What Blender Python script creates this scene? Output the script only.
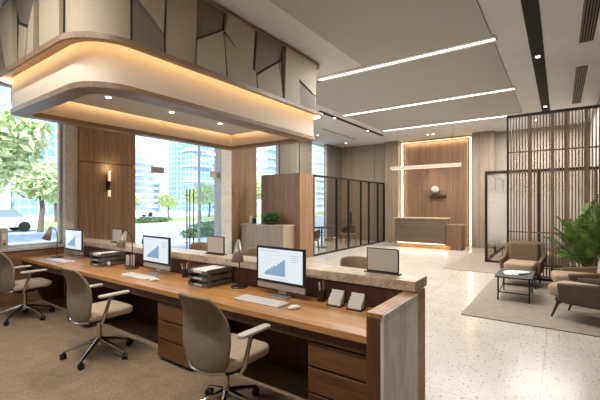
import bpy, bmesh, math, random
from mathutils import Matrix, Vector
S = bpy.context.scene
for o in list(bpy.data.objects): bpy.data.objects.remove(o)
PI = math.pi; R = math.radians
COL = S.collection

# ------------------------------------------------------------------ camera
cd = bpy.data.cameras.new('camera'); cam = bpy.data.objects.new('camera', cd); COL.objects.link(cam)
cam.location = (0, 0, 1.6); cam.rotation_euler = (R(90), 0, R(35.46))
cd.sensor_width = 36; cd.lens = 36 * 365 / 600; cd.shift_y = 4 / 600; cd.clip_start = .05; cd.clip_end = 600
S.camera = cam

# ------------------------------------------------------------------ world, sun, exposure
S.view_settings.view_transform = 'Standard'; S.view_settings.look = 'None'
S.view_settings.gamma = 1; S.view_settings.use_curve_mapping = False
S.view_settings.exposure = 0.2
w = bpy.data.worlds.new('world'); S.world = w; w.use_nodes = True
nt = w.node_tree; bg = nt.nodes['Background']
tc = nt.nodes.new('ShaderNodeTexCoord'); sep = nt.nodes.new('ShaderNodeSeparateXYZ'); cr = nt.nodes.new('ShaderNodeValToRGB')
nt.links.new(tc.outputs['Generated'], sep.inputs[0]); nt.links.new(sep.outputs['Z'], cr.inputs[0]); nt.links.new(cr.outputs[0], bg.inputs[0])
cr.color_ramp.elements[0].position = 0; cr.color_ramp.elements[0].color = (.93, .96, 1, 1)
cr.color_ramp.elements[1].position = .6; cr.color_ramp.elements[1].color = (.52, .72, 1, 1)
bg.inputs[1].default_value = 2.2
sl = bpy.data.lights.new('sun', 'SUN'); sun = bpy.data.objects.new('sun', sl); COL.objects.link(sun)
sl.energy = 6.5; sl.angle = R(2); sl.color = (1, .95, .87); sun.rotation_euler = (R(52), 0, R(48))

def lamp(kind, name, loc, energy, color=(1, .85, .68), size=.1, size_y=None, rot=(0, 0, 0), spot=70, parent=None, blend=.6):
    l = bpy.data.lights.new(name, kind); l.energy = energy; l.color = color
    if kind == 'AREA':
        l.shape = 'RECTANGLE'; l.size = size; l.size_y = size_y or size
    elif kind == 'SPOT':
        l.spot_size = R(spot); l.spot_blend = blend; l.shadow_soft_size = size
    else: l.shadow_soft_size = size
    o = bpy.data.objects.new(name, l); o.location = loc; o.rotation_euler = rot; COL.objects.link(o)
    if parent: o.parent = parent
    return o

CE = 4.2      # ceiling height
WARM = (1, .80, .54); NEUT = (1, .985, .965)

# ------------------------------------------------------------------ materials
def hx(h):
    v = [int(h[i:i + 2], 16) / 255 for i in (0, 2, 4)]
    return tuple((c / 12.92 if c <= .04045 else ((c + .055) / 1.055) ** 2.4) for c in v) + (1,)
def base(name, color='808080', rough=.5, metal=0, spec=.5, emit=None, estr=0):
    m = bpy.data.materials.new(name); m.use_nodes = True
    b = m.node_tree.nodes['Principled BSDF']
    b.inputs['Base Color'].default_value = hx(color); b.inputs['Roughness'].default_value = rough
    b.inputs['Metallic'].default_value = metal; b.inputs['Specular IOR Level'].default_value = spec
    if emit:
        b.inputs['Emission Color'].default_value = hx(emit); b.inputs['Emission Strength'].default_value = estr
    return m
def N(m, t, **kw):
    n = m.node_tree.nodes.new(t)
    for k, v in kw.items(): setattr(n, k, v)
    return n
def L(m, a, b): m.node_tree.links.new(a, b)
def coords(m, scale=(1, 1, 1), rot=(0, 0, 0)):
    t = N(m, 'ShaderNodeTexCoord'); mp = N(m, 'ShaderNodeMapping'); mp.inputs['Scale'].default_value = scale
    mp.inputs['Rotation'].default_value = rot
    L(m, t.outputs['Object'], mp.inputs[0]); return mp.outputs[0]
def ramp(m, fac, stops):
    r = N(m, 'ShaderNodeValToRGB'); e = r.color_ramp.elements
    while len(e) < len(stops): e.new(.5)
    for i, (p, c) in enumerate(stops): e[i].position = p; e[i].color = hx(c) if isinstance(c, str) else c
    L(m, fac, r.inputs[0]); return r.outputs[0]
def bump(m, fac, strength=.2, dist=.01):
    b = N(m, 'ShaderNodeBump'); b.inputs['Strength'].default_value = strength; b.inputs['Distance'].default_value = dist
    L(m, fac, b.inputs['Height']); L(m, b.outputs[0], m.node_tree.nodes['Principled BSDF'].inputs['Normal'])
def setc(m, out): L(m, out, m.node_tree.nodes['Principled BSDF'].inputs['Base Color'])
def noise(m, vec, scale, detail=4, rough=.6, dist=0):
    n = N(m, 'ShaderNodeTexNoise'); n.inputs['Scale'].default_value = scale; n.inputs['Detail'].default_value = detail
    n.inputs['Roughness'].default_value = rough; n.inputs['Distortion'].default_value = dist
    L(m, vec, n.inputs['Vector']); return n.outputs['Fac']
def mixc(m, fac, a, b, mode='MIX'):
    x = N(m, 'ShaderNodeMix', data_type='RGBA', blend_type=mode)
    if isinstance(fac, (int, float)): x.inputs[0].default_value = fac
    else: L(m, fac, x.inputs[0])
    for s, v in ((6, a), (7, b)):
        if isinstance(v, str): x.inputs[s].default_value = hx(v)
        elif isinstance(v, tuple): x.inputs[s].default_value = v
        else: L(m, v, x.inputs[s])
    return x.outputs[2]
def math_(m, op, a, b=None):
    n = N(m, 'ShaderNodeMath', operation=op)
    for i, v in ((0, a), (1, b)):
        if v is None: continue
        if isinstance(v, (int, float)): n.inputs[i].default_value = v
        else: L(m, v, n.inputs[i])
    return n.outputs[0]
def wood(name, light, dark, axis='x', rough=.42, fine=38, planks=0, paxis='y'):
    m = base(name, light, rough)
    s = {'x': (.06, 1, 1), 'y': (1, .06, 1), 'z': (1, 1, .05)}[axis]
    v = coords(m, s)
    a = noise(m, v, fine, 5, .62, .4); b = noise(m, v, 7, 2, .5, .8)
    f = math_(m, 'ADD', math_(m, 'MULTIPLY', a, .6), math_(m, 'MULTIPLY', b, .4))
    c = ramp(m, f, [(.36, dark), (.62, light)])
    if planks:
        t = N(m, 'ShaderNodeTexCoord'); sp = N(m, 'ShaderNodeSeparateXYZ'); L(m, t.outputs['Object'], sp.inputs[0])
        fr = math_(m, 'FRACT', math_(m, 'DIVIDE', sp.outputs[paxis.upper()], planks))
        g = math_(m, 'LESS_THAN', fr, .16)
        c = mixc(m, math_(m, 'MULTIPLY', g, .6), c, dark)
        bump(m, math_(m, 'SUBTRACT', 1, g), .6, .01)
    else: bump(m, a, .08, .004)
    setc(m, c); return m
M = {}
M['desk'] = wood('oak_worktop', 'cd955a', '9a6835', 'x', .33)
M['walnut'] = wood('walnut_front', '7d5433', '543620', 'x', .5)
M['walnut_dark'] = wood('walnut_carcass', '5a3520', '3a2114', 'z', .55)
M['oak_cap'] = wood('oak_cap', 'b88556', '8f6239', 'y', .45)
M['pilaster'] = wood('ribbed_oak_panel', 'a3815f', '7c5f45', 'z', .5, planks=.09, paxis='y')
M['pilaster_x'] = wood('ribbed_oak_panel_across', '9b7855', '74573c', 'z', .5, planks=.11, paxis='x')
M['feature'] = wood('feature_wall_battens', '7e5f45', '5f4631', 'z', .55, planks=.12, paxis='x')
M['greyoak'] = wood('grey_oak_panel', '958472', '7a6958', 'z', .55, planks=.3, paxis='x')
M['canopy_wood'] = wood('canopy_trim_wood', '8f745a', '6b543f', 'y', .45)
M['slat'] = wood('slat_wood', '876b50', '634c37', 'z', .5)
M['credenza'] = wood('fluted_ash', 'b8a48b', '97836b', 'z', .55, planks=.07, paxis='x')
M['sillwood'] = wood('sill_panel_wood', '94704e', '704f35', 'y', .45)
def speckle(name, a, b, c, scale, rough):
    m = base(name, a, rough); v = coords(m)
    n1 = noise(m, v, scale, 6, .7, .3); n2 = noise(m, v, scale * 8, 3, .6)
    f = math_(m, 'ADD', math_(m, 'MULTIPLY', n1, .55), math_(m, 'MULTIPLY', n2, .45))
    setc(m, ramp(m, f, [(.36, c), (.48, b), (.6, a)])); bump(m, n2, .12, .004); return m
M['stone'] = speckle('travertine_slab', 'd3c1a8', 'b8a288', '957d63', 9, .3)
M['marble'] = base('grey_veined_stone_cladding', 'd0ccc6', .35)
v = coords(M['marble'], (1, 1, .22)); setc(M['marble'], ramp(M['marble'], noise(M['marble'], v, 9, 5, .65, 1.2), [(.32, 'b9b4ad'), (.5, 'd6d2cc'), (.68, 'e8e5e1')]))
M['pier'] = speckle('pale_stone_reveal', 'cdc7bf', 'c0b9b0', 'b2aaa0', 2, .6)
M['wall'] = base('greige_wall_panel', '9a8c7c', .8)
v = coords(M['wall']); n = noise(M['wall'], v, 60, 3); setc(M['wall'], ramp(M['wall'], n, [(.3, '84796c'), (.7, '93877a')]))
def paneled(name, a, b, axis, pitch):
    m = base(name, a, .75); t = N(m, 'ShaderNodeTexCoord'); sp = N(m, 'ShaderNodeSeparateXYZ'); L(m, t.outputs['Object'], sp.inputs[0])
    g = math_(m, 'LESS_THAN', math_(m, 'FRACT', math_(m, 'DIVIDE', sp.outputs[axis], pitch)), .02)
    setc(m, mixc(m, g, a, b)); bump(m, math_(m, 'SUBTRACT', 1, g), .5, .01); return m
M['backwall'] = paneled('greige_jointed_wall', '928576', '62574b', 'X', 1.1)
M['sidewall'] = paneled('grey_jointed_pier', '74726f', '575552', 'Y', 1.2)
M['ceil'] = base('white_plaster_ceiling', 'd4cfc8', .9)
v = coords(M['ceil']); setc(M['ceil'], ramp(M['ceil'], noise(M['ceil'], v, 3), [(.3, 'cccbca'), (.7, 'd5d4d3')]))
def perforated():
    m = base('perforated_ceiling_tile', 'a89c90', .8); t = N(m, 'ShaderNodeTexCoord'); sp = N(m, 'ShaderNodeSeparateXYZ'); L(m, t.outputs['Object'], sp.inputs[0])
    d = []
    for ax in 'XY':
        f = math_(m, 'FRACT', math_(m, 'DIVIDE', sp.outputs[ax], .035))
        d.append(math_(m, 'POWER', math_(m, 'SUBTRACT', f, .5), 2))
    hole = math_(m, 'LESS_THAN', math_(m, 'ADD', d[0], d[1]), .07)
    setc(m, mixc(m, hole, 'b4b0ab', '9b9793')); return m
M['perf'] = perforated()
def terrazzo():
    m = base('terrazzo_floor', 'c9beb0', .2); v = coords(m)
    cols = 'd2c8bb'
    c = ramp(m, noise(m, v, 1.5, 4), [(.3, 'b9b0a4'), (.7, 'c5bdb1')])
    for sc, th, a, b in ((34, .26, '81766b', 'a2978c'), (75, .26, 'efe8dd', 'a89b8f'), (20, .2, '7d7268', '5d544c')):
        vo = N(m, 'ShaderNodeTexVoronoi'); vo.inputs['Scale'].default_value = sc; L(m, v, vo.inputs['Vector'])
        sp = N(m, 'ShaderNodeSeparateColor'); L(m, vo.outputs['Color'], sp.inputs[0])
        k = math_(m, 'MULTIPLY', math_(m, 'LESS_THAN', vo.outputs['Distance'], th), math_(m, 'GREATER_THAN', sp.outputs[0], .55))
        c = mixc(m, k, c, mixc(m, sp.outputs[1], a, b))
    t = N(m, 'ShaderNodeTexCoord'); sx = N(m, 'ShaderNodeSeparateXYZ'); L(m, t.outputs['Object'], sx.inputs[0])
    g = None
    for ax, off in (('X', .137), ('Y', .35)):
        q = math_(m, 'LESS_THAN', math_(m, 'FRACT', math_(m, 'DIVIDE', math_(m, 'ADD', sx.outputs[ax], off), 1.8)), .004)
        g = q if g is None else math_(m, 'MAXIMUM', g, q)
    setc(m, mixc(m, g, c, '9a8f83')); return m
M['terrazzo'] = terrazzo()
def fabric(name, a, b, scale=180, rough=.95, st=.4):
    m = base(name, a, rough, spec=.2); v = coords(m); n1 = noise(m, v, scale, 3, .7); n2 = noise(m, v, scale / 12, 2)
    f = math_(m, 'ADD', math_(m, 'MULTIPLY', n1, .7), math_(m, 'MULTIPLY', n2, .3))
    setc(m, ramp(m, f, [(.35, b), (.65, a)])); bump(m, n1, st, .004); return m
M['carpet'] = fabric('tan_loop_carpet', 'a38b6c', '7e6852', 60, 1, .6)
M['rug'] = fabric('taupe_woven_rug', 'a09385', '83776a', 90, 1, .5)
M['chairfab'] = fabric('greige_chair_fabric', '93836f', '7b6c5a', 220)
M['seatfab'] = fabric('sand_seat_fabric', 'c4ae94', 'a8937b', 220)
M['brownfab'] = fabric('brown_armchair_fabric', '7d6853', '62503f', 160)
M['greyfab'] = fabric('grey_brown_armchair_fabric', '61564c', '4a413a', 160)
M['tanfab'] = fabric('tan_cushion_fabric', 'b39c82', '947e66', 160)
M['stoolfab'] = fabric('beige_stool_fabric', 'a8927a', '8d7963', 160)
M['alu'] = base('polished_aluminium', 'c8c2ba', .22, 1)
M['silver'] = base('silver_monitor_shell', 'b4ada4', .35, .6)
M['armpad'] = base('beige_arm_pad', 'c5b9aa', .5)
M['black'] = base('black_plastic', '121110', .5)
M['frame'] = base('black_metal_frame', '25211f', .35, .4)
M['bronze'] = base('bronze_metal', '4f4238', .35, .7)
M['lampm'] = base('taupe_lamp_metal', '9a8d80', .4, .3)
M['darkwood'] = base('dark_stained_wood', '2b211b', .6)
M['white'] = base('white_plastic', 'e6e2dc', .35)
M['paper'] = base('white_paper', 'ddd5ca', .8)
M['tray'] = base('taupe_metal_tray', '6d645c', .4, .3)
M['card'] = base('beige_board', 'b3a798', .6)
M['acrylic'] = base('frosted_sign_face', 'c2b6a8', .3)
M['screen'] = base('screen_white', '20242a', .2, emit='e6eef4', estr=.85)
M['chart'] = base('chart_blue', '20242a', .2, emit='8fb4cf', estr=.72)
M['chartgrey'] = base('chart_grey', '20242a', .2, emit='bfcbd6', estr=.72)
M['led'] = base('warm_led', 'ffffff', .5, emit='ffd49c', estr=11)
M['ledin'] = base('warm_led_inner', 'ffffff', .5, emit='ffd49c', estr=9)
M['ledwall'] = base('warm_led_wall', 'ffffff', .5, emit='ffc383', estr=1.15)
M['line'] = base('linear_diffuser', 'ffffff', .5, emit='fff3e2', estr=4.5)
M['spotlens'] = base('spot_lens', 'ffffff', .5, emit='fff0dc', estr=8)
M['sconce'] = base('sconce_glow', 'ffffff', .5, emit='ffd7a6', estr=.7)
M['cream'] = base('cream_canopy_fascia', 'cdbfac', .7)
M['tray_ceiling'] = base('pale_tray_ceiling', 'bdb2a6', .85)
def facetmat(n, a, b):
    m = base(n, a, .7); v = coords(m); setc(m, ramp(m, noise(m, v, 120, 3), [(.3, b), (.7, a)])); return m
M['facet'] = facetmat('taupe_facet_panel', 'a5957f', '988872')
M['facet_shaded'] = facetmat('shaded_facet_panel', '73675b', '695d51')  # darker tone paints the shading of some facets into their colour
M['backing'] = base('dark_backing', '2c241e', .8)
M['slot'] = base('black_slot', '0f0e0d', .8)
M['grille'] = base('grey_vent_metal', '6c6660', .5, .2)
M['pot'] = base('dark_ceramic_pot', '3b342f', .4)
M['soil'] = base('potting_soil', '2e2018', .95)
def leafm(name, a, b):
    m = base(name, a, .5); v = coords(m); setc(m, ramp(m, noise(m, v, 6, 2), [(.35, b), (.65, a)]))
    return m
M['palm'] = leafm('palm_leaf', '86a04c', '45662a'); M['stem'] = base('green_stem', '6a7040', .6)
M['herb'] = leafm('herb_leaf', '4f7a34', '27451c')
M['tree'] = leafm('street_tree_leaf', 'dfe6b4', 'b5c88a'); M['bark'] = base('grey_bark', '6b5d50', .9)
M['hedge'] = leafm('hedge_leaf', '5d7a4a', '33502e'); M['lawn'] = leafm('lawn_grass', 'bfc07c', '97a860')
M['road'] = speckle('pale_asphalt', 'b9bcc0', 'a6aab0', '94999f', .6, .7)
M['pave'] = speckle('pale_paving', 'e4e3e0', 'dad9d6', 'cccac6', .8, .7)
M['carpaint'] = base('white_car_paint', 'e8eaec', .25); M['carglass'] = base('pale_car_glass', '8e9ca8', .15)
def glassmat(name, tint='ffffff', refl=.09):
    m = bpy.data.materials.new(name); m.use_nodes = True; t = m.node_tree; t.nodes.clear()
    o = t.nodes.new('ShaderNodeOutputMaterial'); mx = t.nodes.new('ShaderNodeMixShader'); tr = t.nodes.new('ShaderNodeBsdfTransparent'); gl = t.nodes.new('ShaderNodeBsdfGlossy')
    tr.inputs[0].default_value = hx(tint); gl.inputs['Roughness'].default_value = .02
    lw = t.nodes.new('ShaderNodeLayerWeight'); lw.inputs[0].default_value = .5
    pw = t.nodes.new('ShaderNodeMath'); pw.operation = 'POWER'; pw.inputs[1].default_value = 4; t.links.new(lw.outputs['Facing'], pw.inputs[0])
    fr = t.nodes.new('ShaderNodeMath'); fr.operation = 'MULTIPLY_ADD'; fr.inputs[1].default_value = .5; fr.inputs[2].default_value = .02; t.links.new(pw.outputs[0], fr.inputs[0])
    t.links.new(fr.outputs[0], mx.inputs[0]); t.links.new(tr.outputs[0], mx.inputs[1]); t.links.new(gl.outputs[0], mx.inputs[2]); t.links.new(mx.outputs[0], o.inputs[0]); return m
M['glass'] = glassmat('clear_glass', 'f4f8fa')
M['pglass'] = glassmat('partition_glass', 'ece9e5')
def filmglass():
    m = glassmat('graduated_frosted_glass', 'e8e4de'); t = m.node_tree
    out = [n for n in t.nodes if n.type == 'OUTPUT_MATERIAL'][0]; clear = [n for n in t.nodes if n.type == 'MIX_SHADER'][0]
    d = t.nodes.new('ShaderNodeBsdfDiffuse'); d.inputs[0].default_value = hx('d2ccc5'); tl = t.nodes.new('ShaderNodeBsdfTranslucent'); tl.inputs[0].default_value = hx('d8d3cc')
    a = t.nodes.new('ShaderNodeMixShader'); t.links.new(d.outputs[0], a.inputs[1]); t.links.new(tl.outputs[0], a.inputs[2])
    tcn = t.nodes.new('ShaderNodeTexCoord'); s = t.nodes.new('ShaderNodeSeparateXYZ'); t.links.new(tcn.outputs['Object'], s.inputs[0])
    r = t.nodes.new('ShaderNodeValToRGB'); mr = t.nodes.new('ShaderNodeMapRange'); mr.inputs[1].default_value = 0; mr.inputs[2].default_value = 2.5
    t.links.new(s.outputs['Z'], mr.inputs[0]); t.links.new(mr.outputs[0], r.inputs[0])
    e = r.color_ramp.elements; e[0].position = .16; e[0].color = (0, 0, 0, 1); e[1].position = .8; e[1].color = (.25, .25, .25, 1)
    for p, c in ((.36, .92), (.62, .8)): q = e.new(p); q.color = (c, c, c, 1)
    b = t.nodes.new('ShaderNodeMixShader'); t.links.new(r.outputs[0], b.inputs[0]); t.links.new(clear.outputs[0], b.inputs[1]); t.links.new(a.outputs[0], b.inputs[2]); t.links.new(b.outputs[0], out.inputs[0]); return m
M['film'] = filmglass()
def tower(name, wall, glass, fw, fh, gap=.35):
    m = base(name, wall, .6); v = coords(m)
    sp = N(m, 'ShaderNodeSeparateXYZ'); L(m, v, sp.inputs[0])
    h = math_(m, 'FRACT', math_(m, 'DIVIDE', math_(m, 'ADD', sp.outputs['X'], sp.outputs['Y']), fw)); z = math_(m, 'FRACT', math_(m, 'DIVIDE', sp.outputs['Z'], fh))
    k = math_(m, 'MULTIPLY', math_(m, 'GREATER_THAN', h, gap), math_(m, 'GREATER_THAN', z, gap))
    setc(m, mixc(m, k, wall, glass)); return m
M['t_blue'] = tower('blue_glass_facade', 'b4c6d6', '7f9fb8', 1.1, 1.2, .22)
M['t_white'] = tower('white_windowed_facade', 'e6e9ec', '93a9bb', 2.4, 1.6, .5)
M['t_pale'] = tower('pale_banded_facade', 'd6dfe8', 'a9c0d4', 9, 1.3, .5)
M['slab'] = base('white_floor_slab', 'e9ecee', .6)

# ------------------------------------------------------------------ mesh helpers
class MB:
    def __init__(s): s.bm = bmesh.new()
    def face(s, vs):
        try: return s.bm.faces.new(vs)
        except ValueError: return None
    def box(s, x0, x1, y0, y1, z0, z1, mt=None):
        vs = [s.bm.verts.new((x, y, z)) for z in (z0, z1) for x, y in ((x0, y0), (x1, y0), (x1, y1), (x0, y1))]
        if mt is not None:
            for v in vs: v.co = mt @ v.co
        for f in ((3, 2, 1, 0), (4, 5, 6, 7), (0, 1, 5, 4), (1, 2, 6, 5), (2, 3, 7, 6), (3, 0, 4, 7)): s.face([vs[i] for i in f])
        return s
    def prism(s, poly, d0, d1, fn=lambda a, b, d: (a, b, d)):
        n = len(poly); A = [s.bm.verts.new(fn(a, b, d0)) for a, b in poly]; B = [s.bm.verts.new(fn(a, b, d1(a, b) if callable(d1) else d1)) for a, b in poly]
        s.face(A[::-1]); s.face(B)
        for i in range(n): s.face([A[i], A[(i + 1) % n], B[(i + 1) % n], B[i]])
        return s
    def ring(s, outer, inner, z0, z1):
        n = len(outer); V = [[s.bm.verts.new((x, y, z)) for x, y in P] for P, z in ((outer, z0), (inner, z0), (outer, z1), (inner, z1))]
        for i in range(n):
            j = (i + 1) % n
            s.face([V[0][i], V[0][j], V[2][j], V[2][i]]); s.face([V[1][j], V[1][i], V[3][i], V[3][j]])
            s.face([V[0][j], V[0][i], V[1][i], V[1][j]]); s.face([V[2][i], V[2][j], V[3][j], V[3][i]])
        return s
    def cyl(s, p0, p1, r0, r1=None, n=14, cap=True):
        r1 = r0 if r1 is None else r1; p0, p1 = Vector(p0), Vector(p1); d = (p1 - p0).normalized()
        u = d.orthogonal().normalized(); v = d.cross(u)
        A, B = [[s.bm.verts.new(p + (u * math.cos(2 * PI * i / n) + v * math.sin(2 * PI * i / n)) * r) for i in range(n)] for p, r in ((p0, r0), (p1, r1))]
        for i in range(n): s.face([A[i], A[(i + 1) % n], B[(i + 1) % n], B[i]])
        if cap: s.face(A[::-1]); s.face(B)
        return s
    def tube(s, pts, r, n=8):
        pts = [Vector(p) for p in pts]; rr = r if isinstance(r, (list, tuple)) else [r] * len(pts); rings = []; u = None
        for i, p in enumerate(pts):
            d = ((pts[min(i + 1, len(pts) - 1)] - pts[max(i - 1, 0)])).normalized()
            u = d.orthogonal().normalized() if u is None else (u - d * u.dot(d)).normalized()
            v = d.cross(u); rings.append([s.bm.verts.new(p + (u * math.cos(2 * PI * k / n) + v * math.sin(2 * PI * k / n)) * rr[i]) for k in range(n)])
        for a, b in zip(rings, rings[1:]):
            for k in range(n): s.face([a[k], a[(k + 1) % n], b[(k + 1) % n], b[k]])
        s.face(rings[0][::-1]); s.face(rings[-1]); return s
    def lathe(s, prof, c=(0, 0, 0), n=24):
        rings = [[s.bm.verts.new((c[0] + r * math.cos(2 * PI * k / n), c[1] + r * math.sin(2 * PI * k / n), c[2] + z)) for k in range(n)] for r, z in prof]
        for a, b in zip(rings, rings[1:]):
            for k in range(n): s.face([a[k], a[(k + 1) % n], b[(k + 1) % n], b[k]])
        s.face(rings[0][::-1]); s.face(rings[-1]); return s
    def grid(s, fn, nu, nv, thick):
        """a bent sheet with thickness; fn(u,v)->(point, normal)"""
        F, B = [], []
        for j in range(nv + 1):
            ra, rb = [], []
            for i in range(nu + 1):
                p, q = fn(i / nu, j / nv); p = Vector(p); q = Vector(q).normalized()
                ra.append(s.bm.verts.new(p + q * thick / 2)); rb.append(s.bm.verts.new(p - q * thick / 2))
            F.append(ra); B.append(rb)
        for j in range(nv):
            for i in range(nu):
                s.face([F[j][i], F[j][i + 1], F[j + 1][i + 1], F[j + 1][i]]); s.face([B[j][i + 1], B[j][i], B[j + 1][i], B[j + 1][i + 1]])
        for i in range(nu):
            s.face([F[0][i + 1], F[0][i], B[0][i], B[0][i + 1]]); s.face([F[nv][i], F[nv][i + 1], B[nv][i + 1], B[nv][i]])
        for j in range(nv):
            s.face([F[j][0], F[j + 1][0], B[j + 1][0], B[j][0]]); s.face([F[j + 1][nu], F[j][nu], B[j][nu], B[j + 1][nu]])
        return s
    def xf(s, mt): bmesh.ops.transform(s.bm, matrix=mt, verts=s.bm.verts); return s
    def build(s, name, mat, parent=None, bev=0, seg=2, smooth=False, sub=0):
        bmesh.ops.recalc_face_normals(s.bm, faces=s.bm.faces); me = bpy.data.meshes.new(name); s.bm.to_mesh(me); s.bm.free()
        me.materials.append(M[mat] if isinstance(mat, str) else mat); o = bpy.data.objects.new(name, me); COL.objects.link(o)
        if parent: o.parent = parent
        if bev:
            b = o.modifiers.new('bevel', 'BEVEL'); b.width = bev; b.segments = seg; b.limit_method = 'ANGLE'; b.angle_limit = R(40)
        if sub: q = o.modifiers.new('sub', 'SUBSURF'); q.levels = q.render_levels = sub
        if smooth or bev:
            for p in me.polygons: p.use_smooth = True
            if not sub:
                try: me.set_sharp_from_angle(angle=R(38))
                except Exception: pass
        return o
def tag(o, label, cat, group=None, kind=None):
    o['label'] = label; o['category'] = cat
    if group: o['group'] = group
    if kind: o['kind'] = kind
    return o
def thing(name, label, cat, loc=(0, 0, 0), rz=0, group=None):
    o = bpy.data.objects.new(name, None); COL.objects.link(o); o.location = loc; o.rotation_euler = (0, 0, rz); o.empty_display_size = .1
    return tag(o, label, cat, group)
def struct(o): o['kind'] = 'structure'; return o
def copy_tree(o, parent=None):
    c = o.copy(); COL.objects.link(c)
    if parent: c.parent = parent
    for ch in [x for x in bpy.data.objects if x.parent == o]: copy_tree(ch, c)
    return c
def dup(o, loc, rz, label):
    c = copy_tree(o); c.location = loc; c.rotation_euler = (0, 0, rz); c['label'] = label; return c
def rrect(x0, x1, y0, y1, r, n=10):
    """rounded rectangle, r = radii at (x1,y1),(x0,y1),(x0,y0),(x1,y0)"""
    P = []
    for (cx, cy, sx, sy, a0), q in zip(((x1, y1, -1, -1, 0), (x0, y1, 1, -1, 90), (x0, y0, 1, 1, 180), (x1, y0, -1, 1, 270)), r):
        for k in range(n + 1):
            a = R(a0 + 90 * k / n); P.append((cx + sx * q + q * math.cos(a), cy + sy * q + q * math.sin(a)))
    return P
def sbox(name, mat, *b, bev=0): return struct(MB().box(*b).build(name, mat, bev=bev))

# ================================================================== SETTING
struct(MB().box(-8.4, 2.6, -2.5, 15.1, -.2, 0).build('floor', 'terrazzo'))
struct(MB().box(-8.6, 2.8, -2.5, 15.2, CE, CE + .25).build('ceiling', 'ceil'))
# left window wall: low sill wall, piers, header above openings
WX = -7.0
b = MB(); b.box(WX - .25, WX, -2.5, 2.78, 3.5, CE); b.box(WX - .25, WX, 2.78, 6.7, 3.3, CE); b.box(-8.45, WX - .01, 6.62, 6.7, 3.9, CE); b.box(-8.4, -8.2, 6.7, 7.5, 3.9, CE)
b.box(WX - .25, WX - .04, 2.82, 4.04, 0, 3.3); b.box(WX - .25, WX - .04, 6.37, 6.7, 0, 3.3)
struct(b.build('wall_left', 'pier'))
sbox('wall_left_sill_panel', 'sillwood', WX - .2, WX, -2.5, 2.78, 0, .86)
sbox('trim_1', 'pier', WX - .22, WX + .03, -2.5, 2.78, .86, .91, bev=.006)
sbox('trim_2', 'pier', WX - .22, WX + .02, 2.78, 3.0, .0, 3.4)
b = MB().box(WX - .04, WX + .06, 3.0, 4.05, 0, 2.355); b.box(WX - .04, WX + .06, 3.0, 4.05, 2.37, 3.6); struct(b.build('trim_3', 'pilaster'))
sbox('trim_4', 'pier', WX - .2, WX + .02, 6.365, 6.72, 0, 3.4)
b = MB().box(-8.25, -8.12, 7.5, 8.94, 0, CE); struct(b.build('trim_5', 'pilaster'))
# recessed wall further back
b = MB()
for y0, y1 in ((7.5, 8.95), (10.27, 11.28), (11.5, 12.35), (13.6, 14.9)): b.box(-8.4, -8.2, y0, y1, 0, CE)
struct(b.build('wall_left_recess', 'sidewall'))
def window(n, x, y0, y1, z0, z1, mull=(), fr='pier', t=.03):
    r = bpy.data.objects.new('window_%d' % n, None); COL.objects.link(r); struct(r)
    f = MB(); w_ = .035
    f.box(x - .04, x + .04, y0, y0 + w_, z0, z1); f.box(x - .04, x + .04, y1 - w_, y1, z0, z1); f.box(x - .04, x + .04, y0, y1, z0, z0 + w_); f.box(x - .04, x + .04, y0, y1, z1 - w_, z1)
    for y in mull: f.box(x - .04, x + .04, y - .02, y + .02, z0, z1)
    f.build('window_frame', fr, r); MB().box(x - .006, x + .006, y0 + .01, y1 - .01, z0 + .01, z1 - .01).build('pane', 'glass', r)
window(1, WX - .12, -2.49, 2.772, .912, 3.49, (-.6,))
window(2, -8.3, 8.95, 10.27, .1, 4.1); window(3, -8.3, 11.28, 11.5, .1, 4.1); window(4, -8.3, 12.35, 13.6, .1, 4.1)
window(5, -8.3, 6.72, 7.5, .0, 3.9)
wr = bpy.data.objects.new('window_6', None); COL.objects.link(wr); struct(wr)
MB().box(-8.28, WX - .26, 6.655, 6.667, 0, 3.9).build('pane', 'glass', wr)
# glazed entrance
d = bpy.data.objects.new('door_1', None); COL.objects.link(d); struct(d)
MB().box(WX - .1, WX - .088, 4.05, 4.6, 0, 3.3).build('side_pane', 'glass', d)
MB().box(WX - .1, WX - .088, 4.61, 5.45, .02, 3.3).build('leaf_pane', 'glass', d)
MB().box(WX - .1, WX - .088, 5.46, 6.35, .02, 3.3).build('leaf_pane', 'glass', d)
for y0, y1 in ((4.5, 4.79), (6.12, 6.36)): MB().box(WX - .12, WX - .065, y0, y1, 2.27, 2.4).build('patch_fitting', 'lampm', d)
for y in (5.36, 5.44, 5.55): MB().cyl((WX - .03, y, .5), (WX - .03, y, 1.95), .014).cyl((WX - .1, y, .7), (WX - .03, y, .7), .008).cyl((WX - .1, y, 1.8), (WX - .03, y, 1.8), .008).build('pull_handle', 'grille', d, smooth=True)
MB().box(WX - .14, WX - .05, 4.05, 4.09, 0, 3.3).box(WX - .14, WX - .05, 4.05, 6.36, 3.26, 3.3).build('door_frame', 'pier', d)

# back wall, feature recess
BY = 14.9
sbox('wall_back', 'backwall', -8.4, -5.96, 14.85, 15.1, 0, CE)
sbox('wall_back_reception', 'wall', -5.96, -1.9, 15.0, 15.1, 0, CE)
sbox('wall_back_meeting', 'wall', -1.96, 2.6, 14.85, 15.1, 0, CE)
sbox('trim_6', 'greyoak', -5.96, -5.4, 14.5, 15.0, 0, CE)
sbox('trim_7', 'greyoak', -2.62, -1.9, 14.5, 15.0, 0, CE)
sbox('trim_8', 'feature', -5.22, -2.80, 14.8, 15.0, 0, 4.06)
# right side
sbox('wall_right', 'wall', .78, .9, 9.3, 15, 0, CE)
sbox('wall_right_return', 'wall', .9, 2.7, 9.3, 9.42, 0, CE)
sbox('wall_rear', 'wall', -8.4, 2.7, -2.62, -2.5, 0, CE)
sbox('wall_right_lounge', 'wall', 2.6, 2.72, -2.5, 9.3, 0, CE)

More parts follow.
